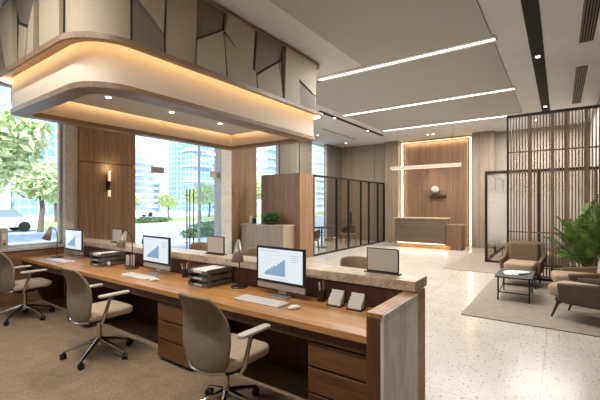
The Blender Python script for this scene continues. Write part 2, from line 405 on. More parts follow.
# glow strips of the feature wall (real strips in the side gaps)
gl = thing('feature_wall_light', 'warm glowing light strip outlining the wooden wall panel behind the reception desk', 'light strip', (0, 0, 0))
MB().box(-5.33, -5.29, 14.74, 14.78, .02, 4.1).build('strip', 'ledwall', gl); MB().box(-2.73, -2.69, 14.74, 14.78, .02, 4.1).build('strip', 'ledwall', gl); MB().box(-5.29, -2.73, 14.74, 14.78, 4.09, 4.12).build('strip', 'ledwall', gl)
for x, s_ in ((-5.3, 1), (-2.72, -1)): lamp('AREA', 'strip_light', (x, 14.7, 2.1), 16, WARM, 4.0, .05, (R(90), R(90), 0), parent=gl)
lamp('AREA', 'strip_light', (-4, 14.7, 4.07), 12, WARM, 2.4, .05, (R(30), 0, 0), parent=gl)

# ------------------------------------------------------------------ ceiling details
for i, (x0, x1, y0, y1) in enumerate(((-3.0, -.86, -1.5, 6.28), (-5.1, -.86, 6.52, 9.28), (-5.1, -.86, 9.52, 12.05))):
    lb = ('large perforated taupe ceiling panel nearest, beside the faceted canopy', 'perforated ceiling panel between the first and second light lines', 'perforated ceiling panel between the second and third light lines')[i]
    tag(MB().box(x0, x1, y0, y1, CE - .025, CE + .02).build('ceiling_panel', 'perf'), lb, 'ceiling panel', 'perforated ceiling panels')
for i, (x0, x1, y) in enumerate(((-4.05, -.83, 6.4), (-5.12, -.83, 9.4), (-5.05, -1.0, 12.18), (-5.2, -.83, .6))):  # last line is out of view, added to brighten the desk area
    t = thing('linear_ceiling_light', ('white ceiling light line nearest the camera, beginning at the canopy', 'middle white ceiling light line between two perforated panels', 'farthest white ceiling light line, nearest the reception wall', 'added unseen ceiling light line brightening the office chairs, before the canopy')[i], 'ceiling light', (0, 0, 0), 0, 'ceiling light lines')
    MB().box(x0 - .02, x1 + .02, y - .11, y + .11, CE - .03, CE).build('housing', 'white', t)
    MB().box(x0, x1, y - .026, y + .026, CE - .036, CE - .028).build('diffuser', 'line', t)
    lamp('AREA', 'tube_light', ((x0 + x1) / 2, y, CE - .045), (170, 170, 130, 140)[i], NEUT, x1 - x0, .06, (0, 0, 0), parent=t)
def slot(label, x0, x1, y0, y1, spots):
    t = thing('track_slot', label, 'track light'); MB().box(x0, x1, y0, y1, CE - .008, CE + .03).build('channel', 'slot', t)
    for y in spots:
        xc = (x0 + x1) / 2; k = MB().cyl((xc, y, CE - .03), (xc, y, CE), .045, .05).build('spot_head', 'white', t, smooth=True)
        MB().cyl((xc, y, CE - .036), (xc, y, CE - .03), .034).build('lens', 'spotlens', k)
        lamp('SPOT', 'spot_light', (xc, y, CE - .06), 55 if y > 6 else 28, NEUT, .05, spot=75, parent=t)
slot('narrow black track slot with two small spots beyond the canopy', -5.56, -5.42, 8.6, 13.15, (9.5, 11.8))
slot('wide black track slot running above the slatted screen', -.41, -.22, -1, 12.4, (2.0, 4.8, 7.6, 11.6))
tag(MB().box(-6.72, -6.66, 10.7, 13.3, CE - .006, CE + .01).build('air_slot', 'grille'), 'thin grey line slot in the ceiling near the tall left window', 'air slot')
for i, (y0, y1) in enumerate(((5.6, 7.4), (8.7, 11.8))):
    t = thing('air_vent', ('slatted grey ceiling vent at the upper right corner', 'slatted grey ceiling vent just in front of the slatted screen')[i], 'vent', (0, 0, 0), 0, 'ceiling vents')
    MB().box(.25, .43, y0, y1, CE - .006, CE + .02).build('backing', 'slot', t); g = MB()
    for k in range(5): g.box(.257 + .034 * k, .275 + .034 * k, y0, y1, CE - .018, CE - .006)
    g.build('grille', 'grille', t)
k0 = None
for x, y, e, lb in ((-7.44, 11.6, 25, 'small round ceiling downlight near the canopy corner by the tall windows'), (-7.43, 13.8, 25, 'small round ceiling downlight nearest the back left corner'), (-4.02, 13.85, 60, 'left of the pair of downlights above the reception wall'), (-3.82, 13.85, 60, 'right of the pair of downlights above the reception wall'), (-.6, 13.4, 60, 'small downlight seen through the slatted screen')):
    t = thing('downlight', lb, 'downlight', (x, y, CE), 0, 'ceiling downlights')
    MB().lathe([(.06, 0), (.06, -.012), (.045, -.012)]).build('rim', 'white', t); MB().cyl((0, 0, -.016), (0, 0, -.01), .042).build('lens', 'spotlens', t)
    lamp('SPOT', 'spot_light', (0, 0, -.05), e, NEUT, .04, spot=80, parent=t)
sp = lamp('SPOT', 'accent_light', (-4.02, 14.3, CE - .08), 130, WARM, .03, rot=(R(12), 0, 0), spot=30, blend=.9)

# ------------------------------------------------------------------ canopy
cn = thing('ceiling_canopy', 'large rounded canopy over the desks with faceted taupe panels above a glowing cream band', 'canopy')
up = rrect(-5.95, -3.66, 1.66, 5.72, (.12, .12, .12, .42))
MB().prism(up, 3.26, CE).build('upper_box', 'facet', cn, smooth=True)
tr_o = rrect(-6.02, -3.53, 1.54, 5.82, (.2, .2, .2, .5)); tr_i = rrect(-5.7, -3.9, 1.9, 5.5, (.1, .1, .1, .3))
MB().ring(tr_o, tr_i, 3.248, 3.26).ring(tr_o, rrect(-5.99, -3.56, 1.57, 5.79, (.18, .18, .18, .48)), 3.20, 3.248).build('trim_band', 'canopy_wood', cn, smooth=True)
MB().ring(rrect(-5.97, -3.60, 1.60, 5.78, (.14, .14, .14, .46)), rrect(-5.8, -3.8, 1.8, 5.6, (.1, .1, .1, .3)), 4.12, 4.17).build('top_trim', 'canopy_wood', cn, smooth=True)
fa_o = rrect(-5.93, -3.70, 1.70, 5.70, (.12, .12, .12, .42)); fa_i = rrect(-5.80, -3.93, 1.85, 5.57, (.06, .06, .06, .22))
MB().ring(fa_o, fa_i, 2.84, 3.247).build('fascia', 'cream', cn, smooth=True)
MB().ring(rrect(-5.95, -3.68, 1.68, 5.72, (.14, .14, .14, .44)), rrect(-5.77, -3.96, 1.88, 5.54, (.08, .08, .08, .2)), 2.78, 2.84).build('wood_rim', 'canopy_wood', cn, smooth=True)
MB().ring(rrect(-5.9895, -3.5605, 1.5705, 5.7895, (.18, .18, .18, .48)), rrect(-5.986, -3.564, 1.574, 5.786, (.178, .178, .178, .478)), 3.208, 3.242).build('led_strip', 'led', cn)
MB().box(-5.82, -3.9, 1.83, 5.6, 3.15, 3.18).build('tray_top', 'cream', cn)
MB().ring(rrect(-5.80, -3.93, 1.85, 5.57, (.06, .06, .06, .2)), rrect(-5.77, -3.96, 1.88, 5.54, (.06, .06, .06, .2)), 2.84, 3.15).build('tray_wall', 'cream', cn, smooth=True)
MB().prism(rrect(-5.68, -4.05, 1.97, 5.45, (.05, .05, .05, .15)), 3.06, 3.075).build('tray_ceiling', 'tray_ceiling', cn)
MB().ring(rrect(-5.68, -4.05, 1.97, 5.45, (.05, .05, .05, .15)), rrect(-5.67, -4.06, 1.98, 5.44, (.05, .05, .05, .15)), 3.085, 3.11).build('led_strip', 'ledin', cn)
for x_ in (-5.4, -4.3):
    for y_ in (2.3, 5.1): MB().cyl((x_, y_, 3.07), (x_, y_, 3.15), .01, n=8).build('hanger', 'white', cn)
for y in (2.53, 3.52, 4.53):
    k = MB().lathe([(.05, 0), (.05, -.01), (.036, -.01)], (-5.0, y, 3.06)).build('downlight', 'white', cn); MB().cyl((-5.0, y, 3.043), (-5.0, y, 3.05), .034).build('lens', 'spotlens', k)
    lamp('SPOT', 'spot_light', (-5.0, y, 3.03), 22, (1, .88, .72), .03, spot=100, parent=cn)
    lamp('SPOT', 'spot_light', (-4.3, y, 3.03), 22, (1, .88, .72), .03, spot=100, parent=cn)  # second downlight row, hidden by the rim, added for more light on the desks
    k = MB().lathe([(.05, 0), (.05, -.01), (.036, -.01)], (-4.3, y, 3.06)).build('downlight', 'white', cn); MB().cyl((-4.3, y, 3.043), (-4.3, y, 3.05), .034).build('lens', 'spotlens', k)
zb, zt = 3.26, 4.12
FX = [([(2.1, zb), (2.1, 3.80), (2.45, 3.49), (2.45, zb)], 'facet_shaded', .02, .06, -.02), ([(2.1, 3.82), (2.1, zt), (2.45, zt), (2.45, 3.51)], 'facet', .07, -.02, .03),
      ([(2.49, zb), (2.49, zt), (2.88, zt), (2.88, zb)], 'facet', .05, .03, .02), ([(2.90, 3.62), (2.90, zt), (3.34, zt), (3.34, 3.91)], 'facet_shaded', .01, .02, .08),
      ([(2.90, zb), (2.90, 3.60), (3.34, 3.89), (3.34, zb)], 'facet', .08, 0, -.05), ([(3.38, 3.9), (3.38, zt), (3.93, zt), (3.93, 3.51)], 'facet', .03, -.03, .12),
      ([(3.38, zb), (3.38, 3.88), (3.93, 3.49), (3.93, zb)], 'facet', .07, .03, -.08), ([(3.98, 3.51), (3.98, zt), (4.58, zt), (4.58, 3.92)], 'facet_shaded', .02, -.01, .10),
      ([(3.98, zb), (3.98, 3.48), (4.5, 3.83), (4.54, zb)], 'facet', .07, .02, -.06), ([(4.515, 3.84), (4.58, 3.90), (4.58, zb), (4.555, zb)], 'facet_shaded', .04, 0, 0),
      ([(4.63, zb), (4.63, zt), (5.58, zt), (5.58, 3.56), (5.03, 3.72), (5.09, zb)], 'facet', .06, -.02, .02), ([(5.06, 3.69), (5.58, 3.54), (5.58, zb), (5.12, zb)], 'facet_shaded', .02, .0, .04)]
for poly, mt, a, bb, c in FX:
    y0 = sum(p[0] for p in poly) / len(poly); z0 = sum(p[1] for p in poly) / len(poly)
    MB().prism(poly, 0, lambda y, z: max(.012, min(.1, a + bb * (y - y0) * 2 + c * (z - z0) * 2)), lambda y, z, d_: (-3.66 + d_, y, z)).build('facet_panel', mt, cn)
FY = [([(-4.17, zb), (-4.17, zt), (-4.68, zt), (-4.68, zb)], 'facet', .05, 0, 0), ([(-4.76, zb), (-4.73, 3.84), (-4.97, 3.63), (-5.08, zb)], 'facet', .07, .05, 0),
      ([(-4.72, zt), (-4.72, 3.88), (-4.97, 3.66), (-5.35, 3.81), (-5.45, zt)], 'facet_shaded', .03, 0, .06), ([(-5.01, 3.62), (-5.35, 3.78), (-5.42, zb), (-5.12, zb)], 'facet', .04, .04, 0),
      ([(-5.48, zt), (-5.46, zb), (-5.66, zb), (-5.9, 3.84), (-5.9, zt)], 'facet', .07, 0, 0), ([(-5.9, 3.80), (-5.69, zb), (-5.9, zb)], 'facet_shaded', .03, 0, 0)]
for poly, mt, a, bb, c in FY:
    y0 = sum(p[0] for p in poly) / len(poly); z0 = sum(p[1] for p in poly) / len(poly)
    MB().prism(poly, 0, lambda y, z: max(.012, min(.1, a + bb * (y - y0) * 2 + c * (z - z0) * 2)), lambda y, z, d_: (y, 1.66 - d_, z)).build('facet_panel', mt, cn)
MB().box(-3.665, -3.648, 2.08, 5.6, zb, zt).build('dark_backing', 'backing', cn); MB().box(-5.93, -4.15, 1.648, 1.665, zb, zt).build('dark_backing', 'backing', cn)

# ------------------------------------------------------------------ carpets
tag(MB().box(-5.67, 1.6, -2.4, 2.14, 0, .012).build('carpet', 'carpet'), 'tan loop carpet under the row of office chairs', 'carpet')
struct(MB().box(WX, -5.67, -2.4, 2.8, 0, .006).box(-5.67, -.9, 2.14, 2.8, 0, .006).build('floor_behind_desk', 'carpet'))
tag(MB().box(-1.17, 2.5, 5.65, 9.05, 0, .014).build('rug', 'rug', bev=.004), 'taupe rug under the coffee table and armchairs', 'rug')
tag(MB().prism([(-2.37, 9.42), (.76, 9.42), (.76, 11.1), (-1.74, 11.1), (-1.74, 13.8), (-2.37, 13.8)], 0, .012).build('rug', 'rug', bev=.004), 'darker taupe rug behind the slatted screen, reaching towards the reception desk', 'rug')

# ------------------------------------------------------------------ desk and counter
dk = thing('staff_desk', 'long wooden staff desk with a tall end panel clad in grey stone', 'desk')
MB().box(-6.96, -1.005, 2.15, 2.79, .70, .75).build('worktop', 'desk', dk, bev=.004)
MB().box(-6.96, -1.005, 2.18, 2.2, .62, .70).build('apron', 'walnut_dark', dk)
e = MB().box(-1.0, -.905, 2.13, 2.80, 0, .885).build('end_panel', wood('walnut_end_panel', '754a2e', '4d2f1c', 'z', .5), dk)
MB().box(-1.0, -.892, 2.13, 2.80, .887, .915).build('top_cap', 'oak_cap', e)
MB().box(-.905, -.885, 2.13, 2.80, 0, .87).build('stone_cladding', 'marble', e); MB().box(-.904, -.884, 2.131, 2.799, .874, .913).build('cap_edge', 'marble', e)
ct = thing('reception_counter', 'raised counter with a thick travertine slab running along the back of the desk', 'counter')
MB().box(-6.97, -.905, 2.80, 3.10, .92, 1.0).build('stone_top', 'stone', ct, bev=.004)
MB().box(-6.97, -.93, 2.815, 2.96, 0, .919).build('body', 'walnut_dark', ct)
MB().box(-.929, -.89, 2.81, 3.0, 0, .918).build('end_trim', 'oak_cap', ct)
MB().box(-6.97, -.93, 2.961, 2.99, 0.0, .918).build('front_panel', 'greyoak', ct)
def pedestal(x0, x1, label):
    t = thing('drawer_pedestal', label, 'drawer unit', (x0, 2.2, 0), 0, 'drawer pedestals under the desk'); w_ = x1 - x0
    MB().box(0, w_, .02, .55, .03, .62).build('carcass', 'walnut_dark', t); MB().box(.02, w_ - .02, .05, .5, 0, .03).build('plinth', 'black', t)
    for z0, z1 in ((.05, .225), (.24, .415), (.43, .60)): MB().box(.004, w_ - .004, 0, .02, z0, z1).build('drawer', 'walnut', t, bev=.003)
for a in ((-1.5, -1.01, 'walnut three-drawer pedestal at the right end of the desk'), (-3.36, -2.84, 'walnut three-drawer pedestal behind the nearest office chair'), (-5.45, -4.93, 'walnut three-drawer pedestal between the far and the middle office chair')): pedestal(*a)

# ------------------------------------------------------------------ desk items
def make_monitor():
    t = thing('monitor', '', 'monitor', (0, 0, 0), 0, 'computer monitors on the desk')
    MB().box(-.289, .289, -.008, .014, .06, .452).build('shell', 'silver', t, bev=.006)
    bz = MB().box(-.292, .292, -.015, .0, .120, .455).build('bezel', 'black', t)
    s = MB().box(-.268, .268, -.0175, -.0145, .145, .434).build('screen', 'screen', t)
    pr = [0, .03, .02, .06, .04, .075, .06, .1, .075, .085, .12, .1, .14, .13, .17, .15]
    P = [(-.185 + .017 * i, .205 + .6 * h + .003 * i) for i, h in enumerate(pr)]; P = [(-.185, .19)] + P + [(.07, .19)]
    MB().prism(P, -.0186, -.0172, lambda a, b_, d_: (a, d_, b_)).build('chart', 'chart', s)
    g = MB()
    for i in range(4): g.box(.14, .24 - .02 * (i % 2), -.0186, -.0172, .385 - .018 * i, .390 - .018 * i)
    g.box(-.24, -.02, -.0186, -.0172, .41, .414); g.box(-.24, .1, -.0186, -.0172, .165, .168)
    for i in range(5): g.box(-.22, .1, -.018, -.0172, .2 + .035 * i, .201 + .035 * i)
    g.build('chart_lines', 'chartgrey', s)
    MB().box(-.045, .045, .02, .034, .02, .25).build('neck', 'silver', t, bev=.004); MB().box(-.11, .11, -.07, .09, 0, .01).build('foot', 'silver', t, bev=.004)
    return t
DZ = .75
m0 = make_monitor(); m0.location = (-2.085, 2.62, DZ); m0.rotation_euler = (0, 0, R(-3)); m0['label'] = 'nearest of the three monitors, showing a blue area chart, with pen cup to its right'
dup(m0, (-4.02, 2.62, DZ), R(-2), 'middle monitor with blue chart, between the second desk lamp and a stack of letter trays')
dup(m0, (-6.23, 2.62, DZ), R(0), 'farthest monitor, next to the window end of the desk')
def make_keyboard():
    t = thing('keyboard', '', 'keyboard', (0, 0, 0), 0, 'white keyboards'); MB().box(-.25, .25, -.075, .075, 0, .014).build('case', 'white', t, bev=.004)
    g = MB()
    for r in range(5):
        for c in range(15): g.box(-.24 + .032 * c, -.212 + .032 * c, -.066 + .027 * r, -.043 + .027 * r, .014, .018)
    g.build('keys', 'paper', t); return t
k0 = make_keyboard(); k0.location = (-2.12, 2.395, DZ); k0['label'] = 'nearest white keyboard in front of the nearest monitor'
dup(k0, (-4.02, 2.38, DZ), 0, 'white keyboard in front of the middle monitor'); dup(k0, (-6.05, 2.36, DZ), R(4), 'farthest white keyboard, in front of the monitor by the window')
def mouse():
    b = MB(); 
    for j in range(1): b.lathe([(.012, .003), (.03, .004), (.034, .012), (.028, .024), (.012, .031), (.002, .032)], n=20)
    b.xf(Matrix.Diagonal((1, 1.7, 1, 1))); return b.build('computer_mouse', 'white', smooth=True)
mm = tag(mouse(), 'white mouse beside the nearest keyboard', 'mouse', 'computer mice'); mm.location = (-1.76, 2.39, DZ - .002); mm.rotation_euler = (0, 0, R(-30))
m2 = mm.copy(); COL.objects.link(m2); m2.location = (-3.67, 2.36, DZ - .002); m2['label'] = 'white mouse beside the keyboard of the middle monitor'
def make_lamp():
    t = thing('desk_lamp', '', 'desk lamp', (0, 0, 0), 0, 'taupe desk lamps')
    MB().lathe([(.085, 0), (.088, .006), (.08, .014), (.012, .018)], n=28).build('base', 'bronze', t, smooth=True)
    pts = [(0, 0, .012), (0, 0, .34)] + [(0, -.06 + .06 * math.cos(a), .34 + .13 * math.sin(a)) for a in [R(x) for x in (20, 45, 70, 90, 115)]]
    MB().tube(pts, .006, 8).build('stem', 'bronze', t, smooth=True)
    h = Vector((0, -.085, .475)); q = Vector((0, -.15, .285))
    s = MB().cyl(h, q, .02, .062, 24, cap=False).cyl(h + Vector((0, .006, .018)), h, .012, .02, 16).build('shade', 'lampm', t, smooth=True)
    so = s.modifiers.new('solid', 'SOLIDIFY'); so.thickness = .003
    b_ = MB().lathe([(.004, -.02), (.02, -.012), (.022, .0), (.012, .014), (.004, .016)], q + (h - q) * .3, 14).build('bulb', 'white', t, smooth=True); return t
l0 = make_lamp(); l0.location = (-2.67, 2.68, DZ); l0.rotation_euler = (0, 0, R(38)); l0['label'] = 'nearest desk lamp, standing between letter trays and the nearest monitor'
dup(l0, (-4.60, 2.64, DZ), R(-10), 'desk lamp just left of the middle monitor'); dup(l0, (-6.55, 2.5, DZ), R(-35), 'farthest desk lamp, silhouetted against the window')
def make_trays():
    t = thing('letter_tray', '', 'letter tray', (0, 0, 0), 0, 'stacked letter trays'); 
    for k in range(3):
        z = .005 + k * .066; b_ = MB().box(-.15, .15, -.17, .17, z, z + .004); b_.box(-.15, -.146, -.17, .17, z, z + .045); b_.box(.146, .15, -.17, .17, z, z + .045); b_.box(-.15, .15, .166, .17, z, z + .045)
        b_.box(-.15, -.07, -.174, -.17, z, z + .03); b_.box(.07, .15, -.174, -.17, z, z + .03)
        tr = b_.build('tier', 'tray', t); MB().box(-.125, .125, -.15, .15, z + .004, z + (.016 if k < 2 else .03)).build('papers', 'paper', tr)
    for sx in (-1, 1):
        for sy in (-1, 1): MB().box(sx * .146 - .004, sx * .146 + .004, sy * .14 - .01, sy * .14 + .01, 0, .14).build('support', 'tray', t)
    return t
t0 = make_trays(); t0.location = (-3.03, 2.61, DZ); t0['label'] = 'three-tier letter tray left of the nearest desk lamp'
dup(t0, (-5.17, 2.61, DZ), 0, 'three-tier letter tray right of the farthest monitor')
def make_cup():
    t = thing('pen_cup', '', 'pen cup', (0, 0, 0), 0, 'pen cups'); c = MB().lathe([(.034, 0), (.037, .09), (.033, .09), (.031, .006)], n=20).build('cup', 'bronze', t, smooth=True)
    rnd = random.Random(4)
    for k in range(5):
        a = rnd.uniform(0, 6.28); x, y = math.cos(a), math.sin(a); MB().cyl((x * .008, y * .008, .01), (x * .036, y * .036, .14 + rnd.uniform(0, .035)), .0042, n=6).build('pencil', ('oak_cap', 'white', 'tray')[k % 3], t)
    return t
c0 = make_cup(); c0.location = (-1.71, 2.72, DZ); c0.scale = (1.15, 1.15, 1.1); c0['label'] = 'pen cup between the nearest monitor and the card holders'
dup(c0, (-3.55, 2.68, DZ), R(80), 'pen cup right of the middle monitor')
def make_cards():
    t = thing('card_holder', '', 'card holder', (0, 0, 0), 0, 'card holders by the end panel'); MB().box(-.075, .075, -.05, .05, 0, .012).box(-.075, .075, .045, .05, 0, .05).build('holder', 'bronze', t)
    for i, (y, h) in enumerate(((-.03, .065), (-.005, .095), (.02, .13))): MB().box(-.068, .068, 0, .012, 0, h, Matrix.Translation((0, y, .012)) @ Matrix.Rotation(R(-12), 4, 'X')).build('cards', 'paper', t)
    return t
h0 = make_cards(); h0.location = (-1.53, 2.66, DZ); h0.scale = (.85, .85, .9); h0['label'] = 'left of the two white card holders beside the nearest pen cup'
dup(h0, (-1.34, 2.655, DZ), 0, 'right of the two white card holders, nearest the end panel')
t = thing('paper_holder', 'upright holder of cream leaflets beside the second desk lamp', 'leaflet holder', (-4.78, 2.72, DZ)); MB().box(-.09, .09, -.04, .04, 0, .012).box(-.09, .09, .036, .04, 0, .08).build('holder', 'bronze', t)
MB().box(-.085, -.005, -.02, -.012, .012, .15).build('leaflet', 'paper', t); MB().box(.005, .085, .0, .01, .012, .16).build('leaflet', 'paper', t)
t = thing('tape_dispenser', 'small metal tape dispenser in front of the farther letter trays', 'tape dispenser', (-4.98, 2.52, DZ)); MB().box(-.05, .05, -.02, .02, 0, .012).build('base', 'tray', t, bev=.003); MB().cyl((0, -.01, .04), (0, .01, .04), .03, n=20).build('roll', 'paper', t, smooth=True); MB().box(-.008, .008, -.014, .014, .01, .04).build('hub', 'tray', t)
def make_sign():
    t = thing('sign_stand', '', 'sign stand', (0, 0, 0), 0, 'blank sign stands on the counter'); MB().box(-.16, .16, -.035, .035, 0, .01).build('foot', 'bronze', t, bev=.003)
    MB().box(-.145, .145, -.007, .007, .01, .215).build('frame', 'frame', t); MB().box(-.137, .137, -.009, -.007, .02, .207).build('face', 'acrylic', t); return t
s0 = make_sign(); s0.location = (-1.255, 3.0, 1.0); s0.rotation_euler = (0, 0, R(0)); s0['label'] = 'blank framed sign nearest the right end of the stone counter'
dup(s0, (-3.35, 2.97, 1.0), 0, 'middle blank framed sign on the counter, behind the nearer letter trays'); dup(s0, (-5.55, 2.95, 1.0), 0, 'farthest blank framed sign on the counter in front of the wood pilaster')
# box files on the window sill
for i in range(2):
    t = thing('box_file', ('right one of the grey box files on the window sill', 'left one of the grey box files on the window sill')[i], 'box file', (-6.98, 1.94 - .1 * i, .91), 0, 'box files on the window sill')
    MB().box(-.13, 0, -.045, .045, 0, .31).build('case', 'card', t, bev=.003); MB().cyl((0, 0, .07), (.003, 0, .07), .014, n=16).build('finger_ring', 'black', t); MB().box(0, .002, -.025, .025, .14, .24).build('spine_label', 'paper', t)

# ------------------------------------------------------------------ office chairs
def make_office_chair():
    t = thing('office_chair', '', 'office chair', (0, 0, 0), 0, 'office chairs at the desk')
    def hw(v):
        W_ = .185 + .062 * math.sin(PI * min(1, v * 1.05 + .08)) + .018 * v; return W_ * (1 - abs(2 * v - 1) ** 10 * .26)
    def fn(u, v):
        a = 2 * u - 1; x = a * hw(v); z = .41 + .55 * v; y = -.235 + .03 * math.sin(PI * v) - .09 * v * v + .05 * a * a * (1 - .65 * v) - .02 * math.sin(2 * PI * v)
        return (x, y, z), (-.35 * a, 1, .15)
    MB().grid(fn, 14, 18, .032).build('backrest', 'chairfab', t, bev=.0, smooth=True, sub=1)
    MB().tube([(-.2, -.19, .43), (-.1, -.235, .412), (0, -.24, .408), (.1, -.235, .412), (.2, -.19, .43)], .014, 8).build('back_rail', 'alu', t, smooth=True)
    cu = MB().prism(rrect(-.25, .25, -.205, .27, (.1, .1, .06, .06), 6), .435, .50).build('seat', 'seatfab', t, bev=.022, seg=4)
    MB().prism(rrect(-.235, .235, -.2, .25, (.1, .1, .06, .06), 6), .415, .437).build('seat_pan', 'black', t, bev=.006)
    MB().box(-.08, .08, -.1, .1, .365, .416).build('mechanism', 'black', t, bev=.012)
    for sx in (-1, 1):
        a = MB().tube([(sx * .14, -.08, .41), (sx * .255, -.10, .415), (sx * .275, -.09, .46), (sx * .278, -.03, .64), (sx * .275, .0, .665)], [.014, .016, .018, .016, .014], 8).build('arm', 'alu', t, smooth=True)
        MB().prism(rrect(sx * .275 - .036, sx * .275 + .036, -.14, .17, (.03,) * 4, 5), .665, .69).build('arm_pad', 'armpad', a, bev=.009, seg=3)
    MB().cyl((0, 0, .14), (0, 0, .39), .024, .02, 16).cyl((0, 0, .12), (0, 0, .20), .034, .03, 16).build('gas_column', 'alu', t, smooth=True)
    for k in range(5):
        a = R(72 * k + 18); c, s_ = math.cos(a), math.sin(a)
        l = MB().tube([(c * .02, s_ * .02, .17), (c * .16, s_ * .16, .13), (c * .33, s_ * .33, .072)], [.024, .018, .012], 8).build('leg', 'alu', t, smooth=True)
        q = Matrix.Translation((c * .33, s_ * .33, .03)) @ Matrix.Rotation(a + .6, 4, 'Z')
        b_ = MB(); b_.cyl((-.024, 0, 0), (-.006, 0, 0), .03, n=16); b_.cyl((.006, 0, 0), (.024, 0, 0), .03, n=16); b_.cyl((0, 0, 0), (0, 0, .045), .008, n=8); b_.xf(q); b_.build('caster', 'black', l, smooth=True)
    return t
CZ = .012
o0 = make_office_chair(); o0.location = (-2.06, 1.93, CZ); o0.rotation_euler = (0, 0, R(0)); o0['label'] = 'nearest beige office chair, seen from behind at the front desk position'
dup(o0, (-3.94, 1.9, CZ), R(0), 'middle beige office chair with armrests on the carpet'); dup(o0, (-6.1, 1.93, CZ - .004), R(0), 'farthest beige office chair, cut off by the left edge of the photo')

# stools on the visitor side
def make_stool():
    t = thing('counter_stool', '', 'stool', (0, 0, 0), 0, 'stools on the visitor side of the counter')
    def fn(u, v):
        a = R(200 + 140 * u) + PI; r = .21; return (r * math.cos(a), .02 + r * .9 * math.sin(a), .70 + .32 * v - .03 * (2 * u - 1) ** 6), (math.cos(a), math.sin(a), 0)
    MB().grid(fn, 18, 5, .045).build('backrest', 'stoolfab', t, smooth=True, sub=1)
    MB().prism(rrect(-.2, .2, -.2, .2, (.12,) * 4, 6), .62, .70).build('seat', 'stoolfab', t, bev=.02, seg=3)
    for sx in (-1, 1):
        for sy in (-1, 1): MB().cyl((sx * .15, sy * .15, .62), (sx * .2, sy * .2, 0), .014, .010, 8).build('leg', 'darkwood', t, smooth=True)
    MB().tube([(-.18, -.18, .25), (.18, -.18, .25), (.18, .18, .25), (-.18, .18, .25), (-.18, -.18, .25)], .007, 6).build('footrest', 'darkwood', t); return t
q0 = make_stool(); q0.location = (-1.80, 3.5, 0); q0['label'] = 'stool whose rounded beige back shows left of the nearest sign stand'
for x, lb in ((-3.24, 'stool back just left of the nearest monitor'), (-4.42, 'stool back seen between the middle monitor and the middle sign'), (-5.75, 'farthest stool back, by the farthest sign and second lamp')): dup(q0, (x, 3.5, 0), 0, lb)

# ------------------------------------------------------------------ left-hand middle ground
t = thing('wall_sconce', 'slim two-part glowing wall sconce on the wood pilaster', 'wall light', (WX + .06, 3.5, 1.98))
MB().box(0, .03, -.025, .025, -.16, .16).build('backplate', 'bronze', t); MB().cyl((.06, 0, .05), (.06, 0, .24), .024, n=20).build('upper_shade', 'sconce', t, smooth=True); MB().cyl((.06, 0, -.24), (.06, 0, -.12), .024, n=20).build('lower_shade', 'sconce', t, smooth=True); MB().cyl((.06, 0, -.12), (.06, 0, .05), .015, n=16).build('stem', 'bronze', t, smooth=True)
lamp('POINT', 'sconce_light', (.12, 0, .3), 1.2, WARM, .04, parent=t)
struct(MB().box(-7.6, -6.12, 8.58, 8.68, 0, 2.5).box(-6.22, -6.12, 8.68, 9.3, 0, 2.5).build('wall_partition', 'pilaster_x'))
t = thing('credenza', 'long pale fluted credenza against the wood partition', 'cabinet', (-6.3, 8.03, 0)); 
MB().box(-1.62, -.01, .02, .53, .06, .96).build('body', 'credenza', t); MB().box(-1.64, .02, -.01, .54, .96, 1.0).build('top', 'stone', t, bev=.004); MB().box(-1.6, -.03, .04, .5, 0, .06).build('plinth', 'black', t)
for k in range(3): MB().box(-1.61 + .535 * k, -1.61 + .535 * k + .525, 0, .02, .08, .95).build('door', 'credenza', t)
MB().box(-.01, 0, .0, .53, .06, .96).build('side_panel', 'credenza', t)
rnd = random.Random(7)
def leaves(n, rx, ry, rz_, size, c=(0, 0, 0), seed=1, shell=.45):
    rd = random.Random(seed); b_ = MB()
    for _ in range(n):
        d_ = Vector((rd.gauss(0, 1), rd.gauss(0, 1), rd.gauss(0, 1))).normalized() * (shell + (1 - shell) * rd.random())
        p = Vector((c[0] + d_.x * rx, c[1] + d_.y * ry, c[2] + d_.z * rz_)); u = Vector((rd.gauss(0, 1), rd.gauss(0, 1), rd.gauss(0, .6))).normalized(); v_ = u.orthogonal().normalized(); s_ = size * rd.uniform(.6, 1.3)
        b_.face([b_.bm.verts.new(p + q) for q in (-u * s_, v_ * s_ * .4, u * s_, -v_ * s_ * .4)])
    return b_
t = thing('planter_bowl', 'low dark bowl of bushy green herbs on the credenza', 'plant', (-6.95, 8.28, 1.0)); MB().lathe([(.12, 0), (.24, .04), (.27, .09), (.25, .09), (.1, .05)], n=28).build('bowl', 'pot', t, smooth=True); leaves(900, .32, .2, .16, .04, (0, 0, .2), 3, .2).build('foliage', 'herb', t)
for x, h, mt, lb in ((-7.72, .24, 'white', 'white canister on the credenza, leftmost'), (-7.58, .17, 'black', 'small black jar beside the white canister on the credenza')):
    t = thing('canister', lb, 'canister', (x, 8.25, 1.0), 0); MB().lathe([(.05, 0), (.055, .01), (.055, h - .03), (.05, h - .03)], n=20).build('jar', mt, t, smooth=True); MB().lathe([(.056, h - .03), (.056, h - .005), (.02, h)], n=20).build('lid', mt, t, smooth=True)

